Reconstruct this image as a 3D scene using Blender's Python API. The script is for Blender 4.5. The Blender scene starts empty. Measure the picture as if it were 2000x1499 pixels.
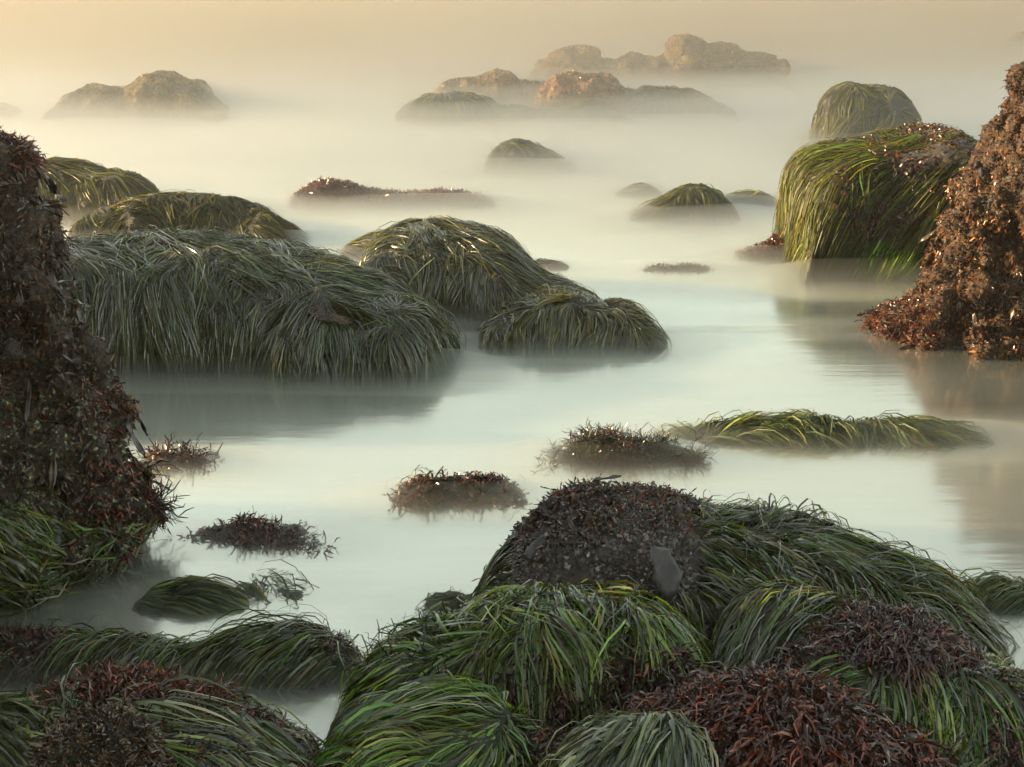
import bpy, math, random
import numpy as np

# ------------------------------------------------------------------ camera, sky, sun, exposure
scene = bpy.context.scene
COL = scene.collection
CAM_H, PITCH, LENS = 2.0, math.radians(18.0), 50.0
FPX = 2000.0 * LENS / 36.0
cam_data = bpy.data.cameras.new("camera")
cam_data.lens = LENS; cam_data.sensor_width = 36.0
cam_data.clip_start = 0.05; cam_data.clip_end = 2000.0
cam = bpy.data.objects.new("camera", cam_data)
cam.location = (0, 0, CAM_H); cam.rotation_euler = (math.pi/2 - PITCH, 0, 0)
COL.objects.link(cam); scene.camera = cam

SUN_AZ, SUN_EL = math.radians(83.0), math.radians(12.0)     # azimuth: left of the view direction (+Y)
world = bpy.data.worlds.new("World"); scene.world = world; world.use_nodes = True
wn = world.node_tree.nodes; wl = world.node_tree.links
sky = wn.new("ShaderNodeTexSky"); sky.sky_type = 'NISHITA'; sky.sun_disc = False
sky.sun_elevation = SUN_EL; sky.sun_rotation = -SUN_AZ
sky.air_density = 1.0; sky.dust_density = 0.4; sky.ozone_density = 1.0
bg = wn["Background"]; bg.inputs["Strength"].default_value = 0.15
hs = wn.new("ShaderNodeHueSaturation"); hs.inputs["Saturation"].default_value = 0.38      # a misty, whitened sky
mt = wn.new("ShaderNodeMix"); mt.data_type = 'RGBA'; mt.blend_type = 'MULTIPLY'; mt.inputs[0].default_value = 1.0; mt.inputs[7].default_value = (1.0, 0.98, 0.83, 1)
wl.new(sky.outputs[0], hs.inputs["Color"]); wl.new(hs.outputs[0], mt.inputs[6]); wl.new(mt.outputs[2], bg.inputs[0])
sun_d = bpy.data.lights.new("sun", 'SUN'); sun_d.energy = 5.0; sun_d.angle = math.radians(0.6); sun_d.color = (1.0, 0.69, 0.35)
sun = bpy.data.objects.new("sun", sun_d); COL.objects.link(sun)
SUN_DIR = np.array([-math.sin(SUN_AZ)*math.cos(SUN_EL), math.cos(SUN_AZ)*math.cos(SUN_EL), math.sin(SUN_EL)])
from mathutils import Vector, Matrix
sun.rotation_euler = Vector(SUN_DIR).to_track_quat('Z', 'Y').to_euler()
vs = scene.view_settings
vs.view_transform = 'Standard'; vs.look = 'None'; vs.gamma = 1.0; vs.use_curve_mapping = False
vs.exposure = 1.5
cy = scene.cycles
cy.use_denoising = True; cy.use_adaptive_sampling = True; cy.adaptive_threshold = 0.02; cy.max_bounces = 6; cy.diffuse_bounces = 2; cy.glossy_bounces = 2
cy.transmission_bounces = 3; cy.volume_bounces = 3; cy.transparent_max_bounces = 8
cy.caustics_reflective = False; cy.caustics_refractive = False

# ------------------------------------------------------------------ noise and projection helpers
R = np.random.default_rng(7)
def _hash(i, j, k, s):
    h = (i*374761393 + j*668265263 + k*2147483647 + s*974711) & 0xffffffff
    h = ((h ^ (h >> 13)) * 1274126177) & 0xffffffff
    h = ((h ^ (h >> 16)) * 2246822519) & 0xffffffff
    return ((h ^ (h >> 15)) & 0xffff) / 32767.5 - 1.0
def vnoise(p, s=0):
    q = np.floor(p).astype(np.int64); f = p - q; f = f*f*f*(f*(f*6-15)+10)
    i, j, k = q[..., 0], q[..., 1], q[..., 2]; x, y, z = f[..., 0], f[..., 1], f[..., 2]
    def L(a, b, t): return a + (b-a)*t
    return L(L(L(_hash(i,j,k,s), _hash(i+1,j,k,s), x), L(_hash(i,j+1,k,s), _hash(i+1,j+1,k,s), x), y),
             L(L(_hash(i,j,k+1,s), _hash(i+1,j,k+1,s), x), L(_hash(i,j+1,k+1,s), _hash(i+1,j+1,k+1,s), x), y), z)
def fbm(p, s=0, o=4):
    r = 0; a = 1.0; t = 0
    for n in range(o):
        r = r + a*vnoise(p*(2.03**n) + 17.3*n, s+n); t += a; a *= 0.5
    return r/t
CP, SP = math.cos(PITCH), math.sin(PITCH)
def at(px, py, Y):
    a = (np.asarray(px, float)-1000.0)/FPX; b = (749.5-np.asarray(py, float))/FPX
    dy = CP + b*SP; dz = -SP + b*CP
    t = Y/dy
    return np.stack([a*t, np.broadcast_to(Y, np.shape(a*t))*1.0, CAM_H + dz*t], -1)
def project(p):
    d = p[..., 1]*CP - (p[..., 2]-CAM_H)*SP; u = p[..., 1]*SP + (p[..., 2]-CAM_H)*CP
    d = np.maximum(d, 0.05)
    return 1000.0 + FPX*p[..., 0]/d, 749.5 - FPX*u/d
def water_y(py):
    return CAM_H/math.tan(PITCH + math.atan((py-749.5)/FPX))
def norm(v): return v/np.maximum(np.linalg.norm(v, axis=-1, keepdims=True), 1e-9)
def sstep(a, b, x):
    t = np.clip((x-a)/(b-a), 0, 1); return t*t*(3-2*t)
def spow(x, a): return np.sign(x)*np.abs(x)**a
def smooth1(a, s):
    if s <= 0: return a
    k = np.exp(-0.5*(np.arange(-int(3*s)-1, int(3*s)+2)/s)**2); k /= k.sum(); m = len(k)//2
    return np.convolve(np.concatenate([np.full(m, a[0]), a, np.full(m, a[-1])]), k, 'valid')

# ------------------------------------------------------------------ materials
def newmat(name):
    m = bpy.data.materials.new(name); m.use_nodes = True
    nt = m.node_tree; return m, nt, nt.nodes["Principled BSDF"], nt.nodes["Material Output"]
def N(nt, t, **k):
    n = nt.nodes.new(t)
    for a, b in k.items():
        if hasattr(n, a): setattr(n, a, b)
        else: n.inputs[a].default_value = b
    return n
def ramp(nt, stops, src):
    r = nt.nodes.new("ShaderNodeValToRGB"); e = r.color_ramp.elements
    while len(e) < len(stops): e.new(0.5)
    for el, (p, c) in zip(e, stops): el.position = p; el.color = (*c, 1) if len(c) == 3 else c
    nt.links.new(src, r.inputs[0]); return r
def rock_mat(name, dark, mid, pale, spots=0.5, rough=0.55):
    m, nt, b, o = newmat(name); L = nt.links.new
    tc = N(nt, "ShaderNodeTexCoord")
    n1 = N(nt, "ShaderNodeTexNoise", Scale=9.0, Detail=8.0, Roughness=0.65); L(tc.outputs["Object"], n1.inputs["Vector"])
    r1 = ramp(nt, [(0.32, dark), (0.52, mid), (0.72, pale)], n1.outputs[0])
    v = N(nt, "ShaderNodeTexVoronoi", Scale=70.0); L(tc.outputs["Object"], v.inputs["Vector"])
    rs = ramp(nt, [(0.0, (1, 1, 1)), (0.28, (0, 0, 0))], v.outputs["Distance"])
    n2 = N(nt, "ShaderNodeTexNoise", Scale=5.0, Detail=3.0); L(tc.outputs["Object"], n2.inputs["Vector"])
    rm = ramp(nt, [(0.48, (0, 0, 0)), (0.62, (spots,)*3)], n2.outputs[0])
    mu = N(nt, "ShaderNodeMath", operation='MULTIPLY'); L(rs.outputs[0], mu.inputs[0]); L(rm.outputs[0], mu.inputs[1])
    mx = N(nt, "ShaderNodeMix", data_type='RGBA'); L(mu.outputs[0], mx.inputs[0]); L(r1.outputs[0], mx.inputs[6])
    mx.inputs[7].default_value = (0.30, 0.27, 0.22, 1)
    L(mx.outputs[2], b.inputs["Base Color"])
    n3 = N(nt, "ShaderNodeTexNoise", Scale=55.0, Detail=6.0, Roughness=0.7); L(tc.outputs["Object"], n3.inputs["Vector"])
    ad = N(nt, "ShaderNodeMath", operation='MULTIPLY_ADD'); L(rs.outputs[0], ad.inputs[0]); ad.inputs[1].default_value = 0.6; L(n3.outputs[0], ad.inputs[2])
    bp = N(nt, "ShaderNodeBump", Strength=1.0, Distance=0.035); L(ad.outputs[0], bp.inputs["Height"]); L(bp.outputs[0], b.inputs["Normal"])
    b.inputs["Roughness"].default_value = rough
    return m
def tint_mat(name, rough=0.4, trans=0.3, coat=0.0, attr="tint", obj_random=None, film=1.5):
    """Leafy matter: colour from the per-leaf tint attribute, some light passing through."""
    m, nt, b, o = newmat(name); L = nt.links.new
    if obj_random:
        oi = N(nt, "ShaderNodeObjectInfo"); c = ramp(nt, obj_random, oi.outputs["Random"]).outputs[0]
        tc = N(nt, "ShaderNodeTexCoord"); nz = N(nt, "ShaderNodeTexNoise", Scale=45.0, Detail=4.0); L(tc.outputs["Object"], nz.inputs["Vector"])
        mm = N(nt, "ShaderNodeMix", data_type='RGBA', blend_type='MULTIPLY'); mm.inputs[0].default_value = 0.6
        L(c, mm.inputs[6]); L(ramp(nt, [(0.35, (0.35, 0.35, 0.35)), (0.6, (1, 1, 1))], nz.outputs[0]).outputs[0], mm.inputs[7]); c = mm.outputs[2]
        bp = N(nt, "ShaderNodeBump", Strength=0.6, Distance=0.006); L(nz.outputs[0], bp.inputs["Height"]); L(bp.outputs[0], b.inputs["Normal"])
    else:
        c = N(nt, "ShaderNodeAttribute", attribute_name=attr).outputs["Color"]
    L(c, b.inputs["Base Color"]); b.inputs["Roughness"].default_value = rough
    b.inputs["Coat Weight"].default_value = coat; b.inputs["Coat Roughness"].default_value = 0.22; b.inputs["Coat IOR"].default_value = film
    if trans > 0:
        t = N(nt, "ShaderNodeBsdfTranslucent"); g = N(nt, "ShaderNodeMix", data_type='RGBA', blend_type='MULTIPLY')
        g.inputs[0].default_value = 1.0; L(c, g.inputs[6]); g.inputs[7].default_value = (2.2, 1.9, 0.9, 1); L(g.outputs[2], t.inputs[0])
        ms = N(nt, "ShaderNodeMixShader"); ms.inputs[0].default_value = trans
        L(b.outputs[0], ms.inputs[1]); L(t.outputs[0], ms.inputs[2]); L(ms.outputs[0], o.inputs["Surface"])
    return m
M_ROCK = rock_mat("wet_brown_rock", (0.018, 0.013, 0.010), (0.055, 0.042, 0.032), (0.13, 0.105, 0.085), 0.6)
M_ROCKT = rock_mat("warm_crusted_rock", (0.018, 0.009, 0.005), (0.082, 0.036, 0.012), (0.20, 0.095, 0.030), 0.5, 0.5)
M_ROCKG = rock_mat("weedy_dark_rock", (0.012, 0.014, 0.008), (0.028, 0.030, 0.016), (0.06, 0.055, 0.035), 0.15)
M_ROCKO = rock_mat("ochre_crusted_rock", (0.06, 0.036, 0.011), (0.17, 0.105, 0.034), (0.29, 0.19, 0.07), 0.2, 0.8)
M_GRASS = tint_mat("surfgrass_leaf", 0.48, 0.42, 0.0)
M_GRASSN = tint_mat("wet_surfgrass_leaf", 0.27, 0.34, 0.9, film=1.52)
M_GRASSM = tint_mat("damp_surfgrass_leaf", 0.30, 0.36, 1.0, film=1.7)
M_CRUST = tint_mat("barnacle_crust", 0.75, 0.0, 0.0)
M_ALGAE = tint_mat("algae_frond", 0.30, 0.18, 0.5, film=1.55)
M_FLAKE = tint_mat("weed_flake", 0.38, 0.15, 0.15)
M_KELP = tint_mat("kelp_leaf", 0.24, 0.2, 0.6, obj_random=[(0.0, (0.022, 0.012, 0.008)), (0.5, (0.04, 0.018, 0.008)), (0.8, (0.055, 0.026, 0.010)), (1.0, (0.08, 0.042, 0.012))])
M_GREY = tint_mat("bleached_kelp", 0.5, 0.1, 0.1, obj_random=[(0.0, (0.055, 0.052, 0.050)), (1.0, (0.075, 0.071, 0.068))])
M_SHELL = tint_mat("mussel_shell", 0.45, 0.0, 0.05, obj_random=[(0.0, (0.015, 0.016, 0.022)), (0.6, (0.035, 0.034, 0.038)), (1.0, (0.09, 0.075, 0.06))])

# ------------------------------------------------------------------ mesh and object helpers
def mesh_np(name, verts, faces, mat, tint=None, smooth=True):
    me = bpy.data.meshes.new(name); n, w = faces.shape
    me.vertices.add(len(verts)); me.vertices.foreach_set("co", np.ascontiguousarray(verts, np.float32).ravel())
    me.loops.add(n*w); me.loops.foreach_set("vertex_index", np.ascontiguousarray(faces, np.int32).ravel())
    me.polygons.add(n); me.polygons.foreach_set("loop_start", np.arange(0, n*w, w, dtype=np.int32))
    if smooth: me.polygons.foreach_set("use_smooth", np.ones(n, bool))
    if tint is not None:
        a = me.attributes.new("tint", 'FLOAT_COLOR', 'POINT')
        a.data.foreach_set("color", np.concatenate([tint, np.ones((len(tint), 1))], 1).astype(np.float32).ravel())
    me.update(calc_edges=True); me.materials.append(mat); return me
def link(name, data, parent=None, kind=None, loc=None):
    o = bpy.data.objects.new(name, data); COL.objects.link(o)
    if parent is not None: o.parent = parent
    if kind: o["kind"] = kind
    if loc is not None: o.location = loc
    return o
def thing(name, label, cat, loc, group=None):
    o = link(name, None, loc=tuple(float(c) for c in loc)); o.empty_display_size = 0.1
    o["label"] = label; o["category"] = cat
    if group: o["group"] = group
    return o

# ------------------------------------------------------------------ surfaces on a grid
class Surf:
    def __init__(s, P):
        s.P = P; s.finish()
    def finish(s):
        P = s.P; s.Pu = np.gradient(P, axis=0); s.Pv = np.gradient(P, axis=1)
        n = norm(np.cross(s.Pu, s.Pv)); c = P.mean((0, 1)); c[2] = min(c[2], 0.0)
        s.flip = (n*(P-c)).sum(-1).mean() < 0
        s.N = -n if s.flip else n
        s.nu, s.nv = P.shape[:2]
        d1 = P[1:, 1:]-P[:-1, :-1]; d2 = P[1:, :-1]-P[:-1, 1:]
        s.area = 0.5*np.linalg.norm(np.cross(d1, d2), axis=-1)
    def smp(s, A, u, v):
        u = np.clip(u, 0, s.nu-1.001); v = np.clip(v, 0, s.nv-1.001)
        i = u.astype(int); j = v.astype(int); a = (u-i)[:, None]; b = (v-j)[:, None]
        return (A[i, j]*(1-a)+A[i+1, j]*a)*(1-b) + (A[i, j+1]*(1-a)+A[i+1, j+1]*a)*b
    def displace(s, amp, freq, seed, o=4, ridge=False):
        n = fbm(s.P*freq, seed, o)
        if ridge: n = np.minimum(np.abs(n)*2.4, 0.75) - 0.5
        s.P = s.P + s.N*(amp*n)[..., None]; s.finish()
    def mesh(s, name, mat, off):
        idx = np.arange(s.nu*s.nv).reshape(s.nu, s.nv)
        f = np.stack([idx[:-1, :-1], idx[1:, :-1], idx[1:, 1:], idx[:-1, 1:]], -1).reshape(-1, 4)
        if s.flip: f = f[:, ::-1]
        return mesh_np(name, s.P.reshape(-1, 3)-off, f, mat)
    def scatter(s, n, mask=None, rng=R, back=0.12, zmin=-0.03):
        c = 0.25*(s.P[1:, 1:]+s.P[:-1, :-1]+s.P[1:, :-1]+s.P[:-1, 1:]); nn = s.N[:-1, :-1]
        view = norm(np.array([0, 0, CAM_H])-c); f = (nn*view).sum(-1)
        w = s.area*np.where(f > -0.15, 1.0, back)*(c[..., 2] > zmin)
        px, py = project(c); w = w*np.where((px < -120) | (px > 2120) | (py > 1640), 0.12, 1.0)
        if mask is not None: w = w*np.clip(mask(px, py, c, nn), 0, None)
        w = w.ravel(); t = w.sum()
        if t <= 0: return np.zeros(0), np.zeros(0)
        k = rng.choice(len(w), int(n), p=w/t)
        return k//(s.nv-1)+rng.random(int(n)), k % (s.nv-1)+rng.random(int(n))

def resample(pts, n, sm):
    d = np.concatenate([[0], np.cumsum(np.linalg.norm(np.diff(pts, axis=0), axis=1))]); t = np.linspace(0, d[-1], n)
    return np.stack([smooth1(np.interp(t, d, pts[:, k]), sm) for k in range(pts.shape[1])], -1)

FRONTS = []      # where each rock meets the water: x from, x to, y, height
def loaf(sil, base, df, db, nu=150, nv=80, base_z=-0.10, pa=0.75, pb=0.75, sm=1.5, lump=(0.05, 2.5), rough=(0.012, 14), seed=1, ends=0.4, fix=4, slope=0.0, tap=0.6):
    """A rounded rock: its crest follows the outline SIL (pixels) at the distance where its front meets the water (pixel row BASE)."""
    nu, nv = int(nu*0.72), int(nv*0.72)
    sil = np.array(sil, float); Y = water_y(base) + df
    Yk = Y + slope*(sil[:, 0]-sil[0, 0])/max(1e-6, sil[-1, 0]-sil[0, 0])
    Yk = np.minimum(Yk, [water_y(b+0.75*max(base-b, 0)) for b in sil[:, 1]])      # the ends of the crest come down to the water
    w = np.stack([at(a, b, y) for (a, b), y in zip(sil, Yk)])
    FRONTS.append((w[0, 0], w[-1, 0], Y-df, w[:, 2].max()))
    e0 = w[0].copy(); e1 = w[-1].copy(); wd = 0.012*(w[-1, 0]-w[0, 0])
    e0[2] = e1[2] = base_z; e0[0] -= wd*min(1, max(0, (w[0, 2]-base_z)*3)); e1[0] += wd*min(1, max(0, (w[-1, 2]-base_z)*3))
    rid = resample(np.concatenate([[e0], w, [e1]]), nu, sm)
    want = np.stack([project(rid)[0], project(rid)[1]], -1)
    for it in range(fix+1):
        h = np.maximum(rid[:, 2]-base_z, 0.004); rel = np.clip(h/h.max(), 0, 1)**tap
        D = ends + (1-ends)*rel; D[0] = D[-1] = 0.02; D = smooth1(D, 2)
        th = np.linspace(0, math.pi, nv); c = spow(np.cos(th), pa); s_ = np.abs(np.sin(th))**pb
        y = rid[:, 1:2] - np.where(c > 0, df, db)[None]*c[None]*D[:, None]
        P = np.stack([np.broadcast_to(rid[:, 0:1], y.shape), y, base_z + h[:, None]*s_[None]], -1)
        S = Surf(P)
        if lump[0]: S.displace(lump[0], lump[1], seed, 3)
        if rough[0]: S.displace(rough[0], rough[1], seed+50, 4)
        if it < fix:
            _, py = project(S.P); top = py.min(1); dist = rid[:, 1]/CP
            rid = rid.copy(); rid[:, 2] += smooth1((top-want[:, 1])*dist/FPX, 1.2)*0.9
    return S

def column(edge, side, xc, yc, ry, lean=0.0, nth=260, nz=200, pw=0.8, lump=(0.08, 1.6), rough=(0.02, 12), seed=1, base_z=-0.15, dense=0.0, cap=0.12, crag=(0.0, 3.0)):
    """A standing rock: EDGE is its outline (pixels, top to bottom) on one side, the body reaches to xc and beyond."""
    edge = np.array(edge, float); w = np.stack([at(a, b, yc) for a, b in edge])
    for _ in range(3): w = np.stack([at(a, b, yc+lean*max(0, q[2])) for (a, b), q in zip(edge, w)])
    w = w[np.argsort(w[:, 2])] if False else w
    top = w[0].copy(); top[0] = xc; top[2] += cap; bot = w[-1].copy(); bot[2] = base_z
    mid = w[0].copy(); mid[0] = 0.35*xc+0.65*w[0, 0]; mid[2] += cap*0.75
    e = resample(np.concatenate([[top], [mid], w, [bot]]), nz, 1.2)
    q = np.linspace(-math.pi, math.pi, nth); th = q - dense*np.sin(q)      # more columns near the visible edge
    th = th if side > 0 else math.pi - th
    rx = np.abs(e[:, 0]-xc)*1.0; zz = e[:, 2]; rr = ry*np.clip(rx/rx.max(), 0.02, 1)**0.5
    x = xc + rx[None]*spow(np.cos(th), pw)[:, None]; y = yc + lean*np.maximum(zz, 0)[None] + rr[None]*spow(np.sin(th), pw)[:, None]
    S = Surf(np.stack([x, y, np.broadcast_to(zz[None], x.shape)], -1))
    if crag[0]: S.displace(crag[0], crag[1], seed+20, 3, True)
    if crag[0]: S.displace(crag[0]*0.4, crag[1]*2.7, seed+30, 3, True)
    if lump[0]: S.displace(lump[0], lump[1], seed, 3)
    if rough[0]: S.displace(rough[0], rough[1], seed+50, 4)
    return S

# ------------------------------------------------------------------ growth
PAL = {
 'silver': [(0.034, 0.050, 0.018), (0.058, 0.082, 0.030), (0.110, 0.125, 0.070), (0.040, 0.050, 0.028)],
 'olive':  [(0.055, 0.066, 0.010), (0.092, 0.105, 0.014), (0.140, 0.145, 0.022), (0.048, 0.044, 0.012)],
 'green':  [(0.026, 0.058, 0.011), (0.052, 0.125, 0.020), (0.105, 0.185, 0.030), (0.165, 0.185, 0.034), (0.055, 0.038, 0.018)],
 'bright': [(0.045, 0.125, 0.015), (0.090, 0.215, 0.024), (0.160, 0.280, 0.036), (0.260, 0.280, 0.048)],
 'pale':   [(0.090, 0.130, 0.065), (0.150, 0.195, 0.100), (0.240, 0.270, 0.150), (0.060, 0.075, 0.050)],
 'dark':   [(0.030, 0.034, 0.018), (0.050, 0.050, 0.028), (0.042, 0.062, 0.024), (0.060, 0.042, 0.028)],
 'red':    [(0.080, 0.018, 0.011), (0.150, 0.030, 0.014), (0.060, 0.020, 0.014), (0.210, 0.055, 0.024), (0.036, 0.020, 0.016)],
 'plum':   [(0.045, 0.020, 0.018), (0.068, 0.024, 0.018), (0.034, 0.022, 0.022), (0.120, 0.034, 0.020)],
 'brown':  [(0.040, 0.024, 0.012), (0.065, 0.034, 0.015), (0.028, 0.018, 0.011), (0.095, 0.050, 0.022)],
 'orange': [(0.240, 0.090, 0.020), (0.160, 0.058, 0.016), (0.320, 0.145, 0.036), (0.080, 0.034, 0.014)],
 'ochre':  [(0.200, 0.115, 0.026), (0.110, 0.060, 0.018), (0.290, 0.170, 0.040), (0.060, 0.034, 0.016)],
 'wet':    [(0.024, 0.013, 0.008), (0.045, 0.020, 0.009), (0.055, 0.036, 0.012), (0.020, 0.018, 0.016), (0.040, 0.042, 0.014), (0.075, 0.022, 0.012)],
 'crust':  [(0.060, 0.028, 0.011), (0.022, 0.012, 0.007), (0.110, 0.055, 0.020), (0.070, 0.028, 0.010)],
 'grit':   [(0.050, 0.042, 0.034), (0.018, 0.014, 0.011), (0.190, 0.175, 0.150), (0.035, 0.022, 0.014)],
 'rust':   [(0.110, 0.040, 0.012), (0.070, 0.026, 0.012), (0.150, 0.070, 0.020), (0.040, 0.018, 0.010)],
 'sunlit_gold':   [(0.260, 0.100, 0.016), (0.180, 0.060, 0.012), (0.320, 0.150, 0.028), (0.100, 0.034, 0.010)],  # weed colour brightened to carry warm sunlight on the tower
 'mix':    [(0.035, 0.020, 0.012), (0.070, 0.030, 0.014), (0.095, 0.055, 0.014), (0.028, 0.024, 0.020), (0.060, 0.060, 0.020), (0.110, 0.035, 0.018)],
}
def pick(pal, n, rng, idx=None):
    p = np.array(PAL[pal]); i = rng.integers(0, len(p), n) if idx is None else idx % len(p)
    j = rng.integers(0, len(p), n); a = rng.random((n, 1))*0.6
    return (p[i]*(1-a)+p[j]*a)*(0.2+1.5*rng.random((n, 1))**1.7)
def ribbons(path, side, width, taper):
    n, k, _ = path.shape
    w = (width[:, None]*taper[None])[..., None]*0.5
    v = np.stack([path-side*w, path+side*w], 2).reshape(-1, 3)
    b = (np.arange(n)*k*2)[:, None] + (np.arange(k-1)*2)[None]
    f = np.stack([b, b+1, b+3, b+2], -1).reshape(-1, 4)
    return v, f
class Pile:
    """Collects many small leaves of one part."""
    def __init__(s): s.v, s.f, s.t, s.n = [], [], [], 0
    def add(s, v, f, t):
        s.v.append(v); s.f.append(f+s.n); s.t.append(t); s.n += len(v)
    def part(s, name, mat, root, label=None):
        if not s.n: return
        me = mesh_np(name, np.concatenate(s.v)-np.array(root.location), np.concatenate(s.f), mat, np.concatenate(s.t))
        o = link(name, me, root, "stuff")
        if label: o["label"] = label
        return o
def trace(S, u, v, L, k, comb, grav, wob, seed, wfreq):
    """Lines that follow the surface, pulled by gravity and COMB."""
    pts = []; step = L/(k-1); g = np.array([0, 0, -grav]); comb = np.asarray(comb, float)
    root = S.smp(S.P, u, v); wb = np.broadcast_to(np.asarray(wob, float), (len(u),))[:, None]
    for i in range(k):
        p = S.smp(S.P, u, v); pts.append(p)
        n = norm(S.smp(S.N, u, v)); pu = S.smp(S.Pu, u, v); pv = S.smp(S.Pv, u, v)
        q = root*wfreq + np.array([0, 0, i*0.06])
        nz = np.stack([vnoise(q, seed), vnoise(q+31.7, seed+1), vnoise(q+71.3, seed+2)*0.4], -1)*wb
        nz = nz + np.stack([vnoise(q*4.3, seed+5), vnoise(q*4.3+11.7, seed+6), np.zeros(len(q))], -1)*wb*0.6
        d = g + comb + nz; d = norm(d - n*(d*n).sum(-1, keepdims=True))
        a = (pu*pu).sum(-1); b = (pu*pv).sum(-1); c = (pv*pv).sum(-1); e = (pu*d).sum(-1); f = (pv*d).sum(-1)
        det = np.maximum(a*c-b*b, 1e-10)
        du = (e*c-f*b)/det; dv = (a*f-b*e)/det
        m = np.minimum(1, 6/np.maximum(1e-6, np.hypot(du*step, dv*step)))
        u = np.clip(u+du*step*m, 0, S.nu-1.01); v = np.clip(v+dv*step*m, 0, S.nv-1.01)
    return np.stack(pts, 1), n
def grass(pile, S, n, L=0.25, W=0.006, k=6, comb=(0, 0, 0), grav=1.0, wob=0.5, pal='green', mask=None, seed=1, thick=0.03, nclump=150, clump=0.78, lift=0.10, fuzz=0.04, wfreq=3.0, pal2=None, back=0.12, dark_root=0.0):
    rng = np.random.default_rng(seed); n = int(n*0.6); W = W*1.18; k = k-1 if k > 5 else k
    u, v = S.scatter(n, mask, rng, back)
    if len(u) == 0: return
    n = len(u); Ls = L*rng.uniform(0.35, 1.35, n)
    loose = rng.random(n) < 0.13
    path, _ = trace(S, u, v, Ls, k, comb, grav, wob*np.where(loose, rng.uniform(1.5, 4.0, n), 1.0), seed, wfreq)
    cu, cv = S.scatter(nclump, mask, rng, back)
    cp, _ = trace(S, cu, cv, np.full(nclump, L), k, comb, grav, wob*1.6, seed, wfreq)
    root = path[:, 0]; best = np.zeros(n, int); bd = np.zeros(n)
    for a in range(0, n, 4000):
        d = ((root[a:a+4000, None]-cp[None, :, 0])**2).sum(-1); best[a:a+4000] = d.argmin(1); bd[a:a+4000] = np.sqrt(d.min(1))
    t = np.linspace(0, 1, k); c = (clump*sstep(0, 0.8, t))[None, :, None]*rng.uniform(0.5, 1.1, (n, 1, 1))
    c = np.minimum(c, 0.95)*np.where(loose, 0.25, 1.0)[:, None, None]
    rad = np.maximum(np.percentile(bd, 80), 1e-4)
    path = path*(1-c) + (cp[best]+ (root-cp[best, 0])[:, None]*0.35)*c
    for _ in range(2): path[:, 1:-1] = 0.5*path[:, 1:-1]+0.25*(path[:, :-2]+path[:, 2:])
    nn = np.stack([norm(S.smp(S.N, u, v))]*k, 1)
    # turn the normal as the leaf rolls over the rock
    tan = norm(np.gradient(path, axis=1)); nn = norm(nn - tan*(nn*tan).sum(-1, keepdims=True))
    hgt = 1.3*thick*(0.05+0.95*np.clip(1.1-bd/rad, 0, 1)*rng.uniform(0.3, 1, n))
    off = hgt[:, None]*(sstep(0, 0.25, t)*(1-0.35*t))[None]
    fz = (rng.random(n) < fuzz)
    off = off + (fz*rng.uniform(0.2, 1, n))[:, None]*lift*(np.sin(t*math.pi*0.85))[None] + 0.002
    path = path + nn*off[..., None]
    side = norm(np.cross(tan, nn)); roll = rng.normal(0, 0.55, (n, 1, 1))+rng.normal(0, 0.5, (n, 1, 1))*t[None, :, None]
    side = side*np.cos(roll)+nn*np.sin(roll)
    vv, ff = ribbons(path, side, W*(0.45+1.3*rng.random(n)**1.6), np.minimum(1, 0.55+2*t)*np.where(t > 0.7, 1-(t-0.7)/0.3*0.8, 1))
    hue = rng.integers(0, 99, nclump)[best]; hue = np.where(rng.random(n) < 0.55, hue, rng.integers(0, 99, n))
    tint = pick(pal, n, rng, hue)
    if pal2: tint = np.where((rng.random((n, 1)) < 0.35), pick(pal2, n, rng), tint)
    tint = tint*1.18; straw = rng.random(n) < 0.025; tint[straw] = np.array([0.20, 0.14, 0.035])*rng.uniform(0.6, 1.3, (straw.sum(), 1))
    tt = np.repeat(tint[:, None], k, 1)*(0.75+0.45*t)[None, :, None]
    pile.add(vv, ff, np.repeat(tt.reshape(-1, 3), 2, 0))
def fronds(pile, S, n, L=0.05, W=0.006, pal='red', mask=None, seed=1, up=0.7, k=4, branch=3, spread=0.8, droop=0.3, back=0.12, comb=(0, 0, 0), sink=0.004):
    k = 3 if L < 0.05 else k; n = int(n*0.75); W = W*1.12
    rng = np.random.default_rng(seed); u, v = S.scatter(n, mask, rng, back)
    if len(u) == 0: return
    n = len(u); p = S.smp(S.P, u, v); nn = norm(S.smp(S.N, u, v)); p = p-nn*sink
    t = np.linspace(0, 1, k); tint = pick(pal, n, rng)
    main = norm(nn*up + rng.normal(0, spread, (n, 3)) + np.asarray(comb, float)); Ls = L*rng.uniform(0.5, 1.3, n)
    g = np.array([0, 0, -1.0])
    def arm(p0, d, ln, w, tb):
        pth = p0[:, None] + d[:, None]*(ln[:, None]*t[None])[..., None] + g*(droop*ln[:, None]*(t**2)[None])[..., None]
        pth = pth + rng.normal(0, 0.09, (len(p0), k, 3))*ln[:, None, None]*t[None, :, None]
        sd = norm(np.cross(d, rng.normal(0, 1, (len(p0), 3))))[:, None]*np.ones((1, k, 1))
        vv, ff = ribbons(pth, sd, w, np.array([0.55, 0.9, 1.0, 0.45][:k]) if k == 4 else np.array([0.6, 1, 0.5]))
        pile.add(vv, ff, np.repeat(np.repeat(tb[:, None], k, 1).reshape(-1, 3), 2, 0)); return pth
    m = arm(p, main, Ls, W*rng.uniform(0.6, 1.3, n), tint)
    for b in range(branch-1):
        i = 1 if b % 2 == 0 else 2
        arm(m[:, min(i, k-1)], norm(main+rng.normal(0, 0.75, (n, 3))), Ls*rng.uniform(0.4, 0.75, n), W*rng.uniform(0.5, 1.0, n), tint*rng.uniform(0.8, 1.35, (n, 1)))
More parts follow.
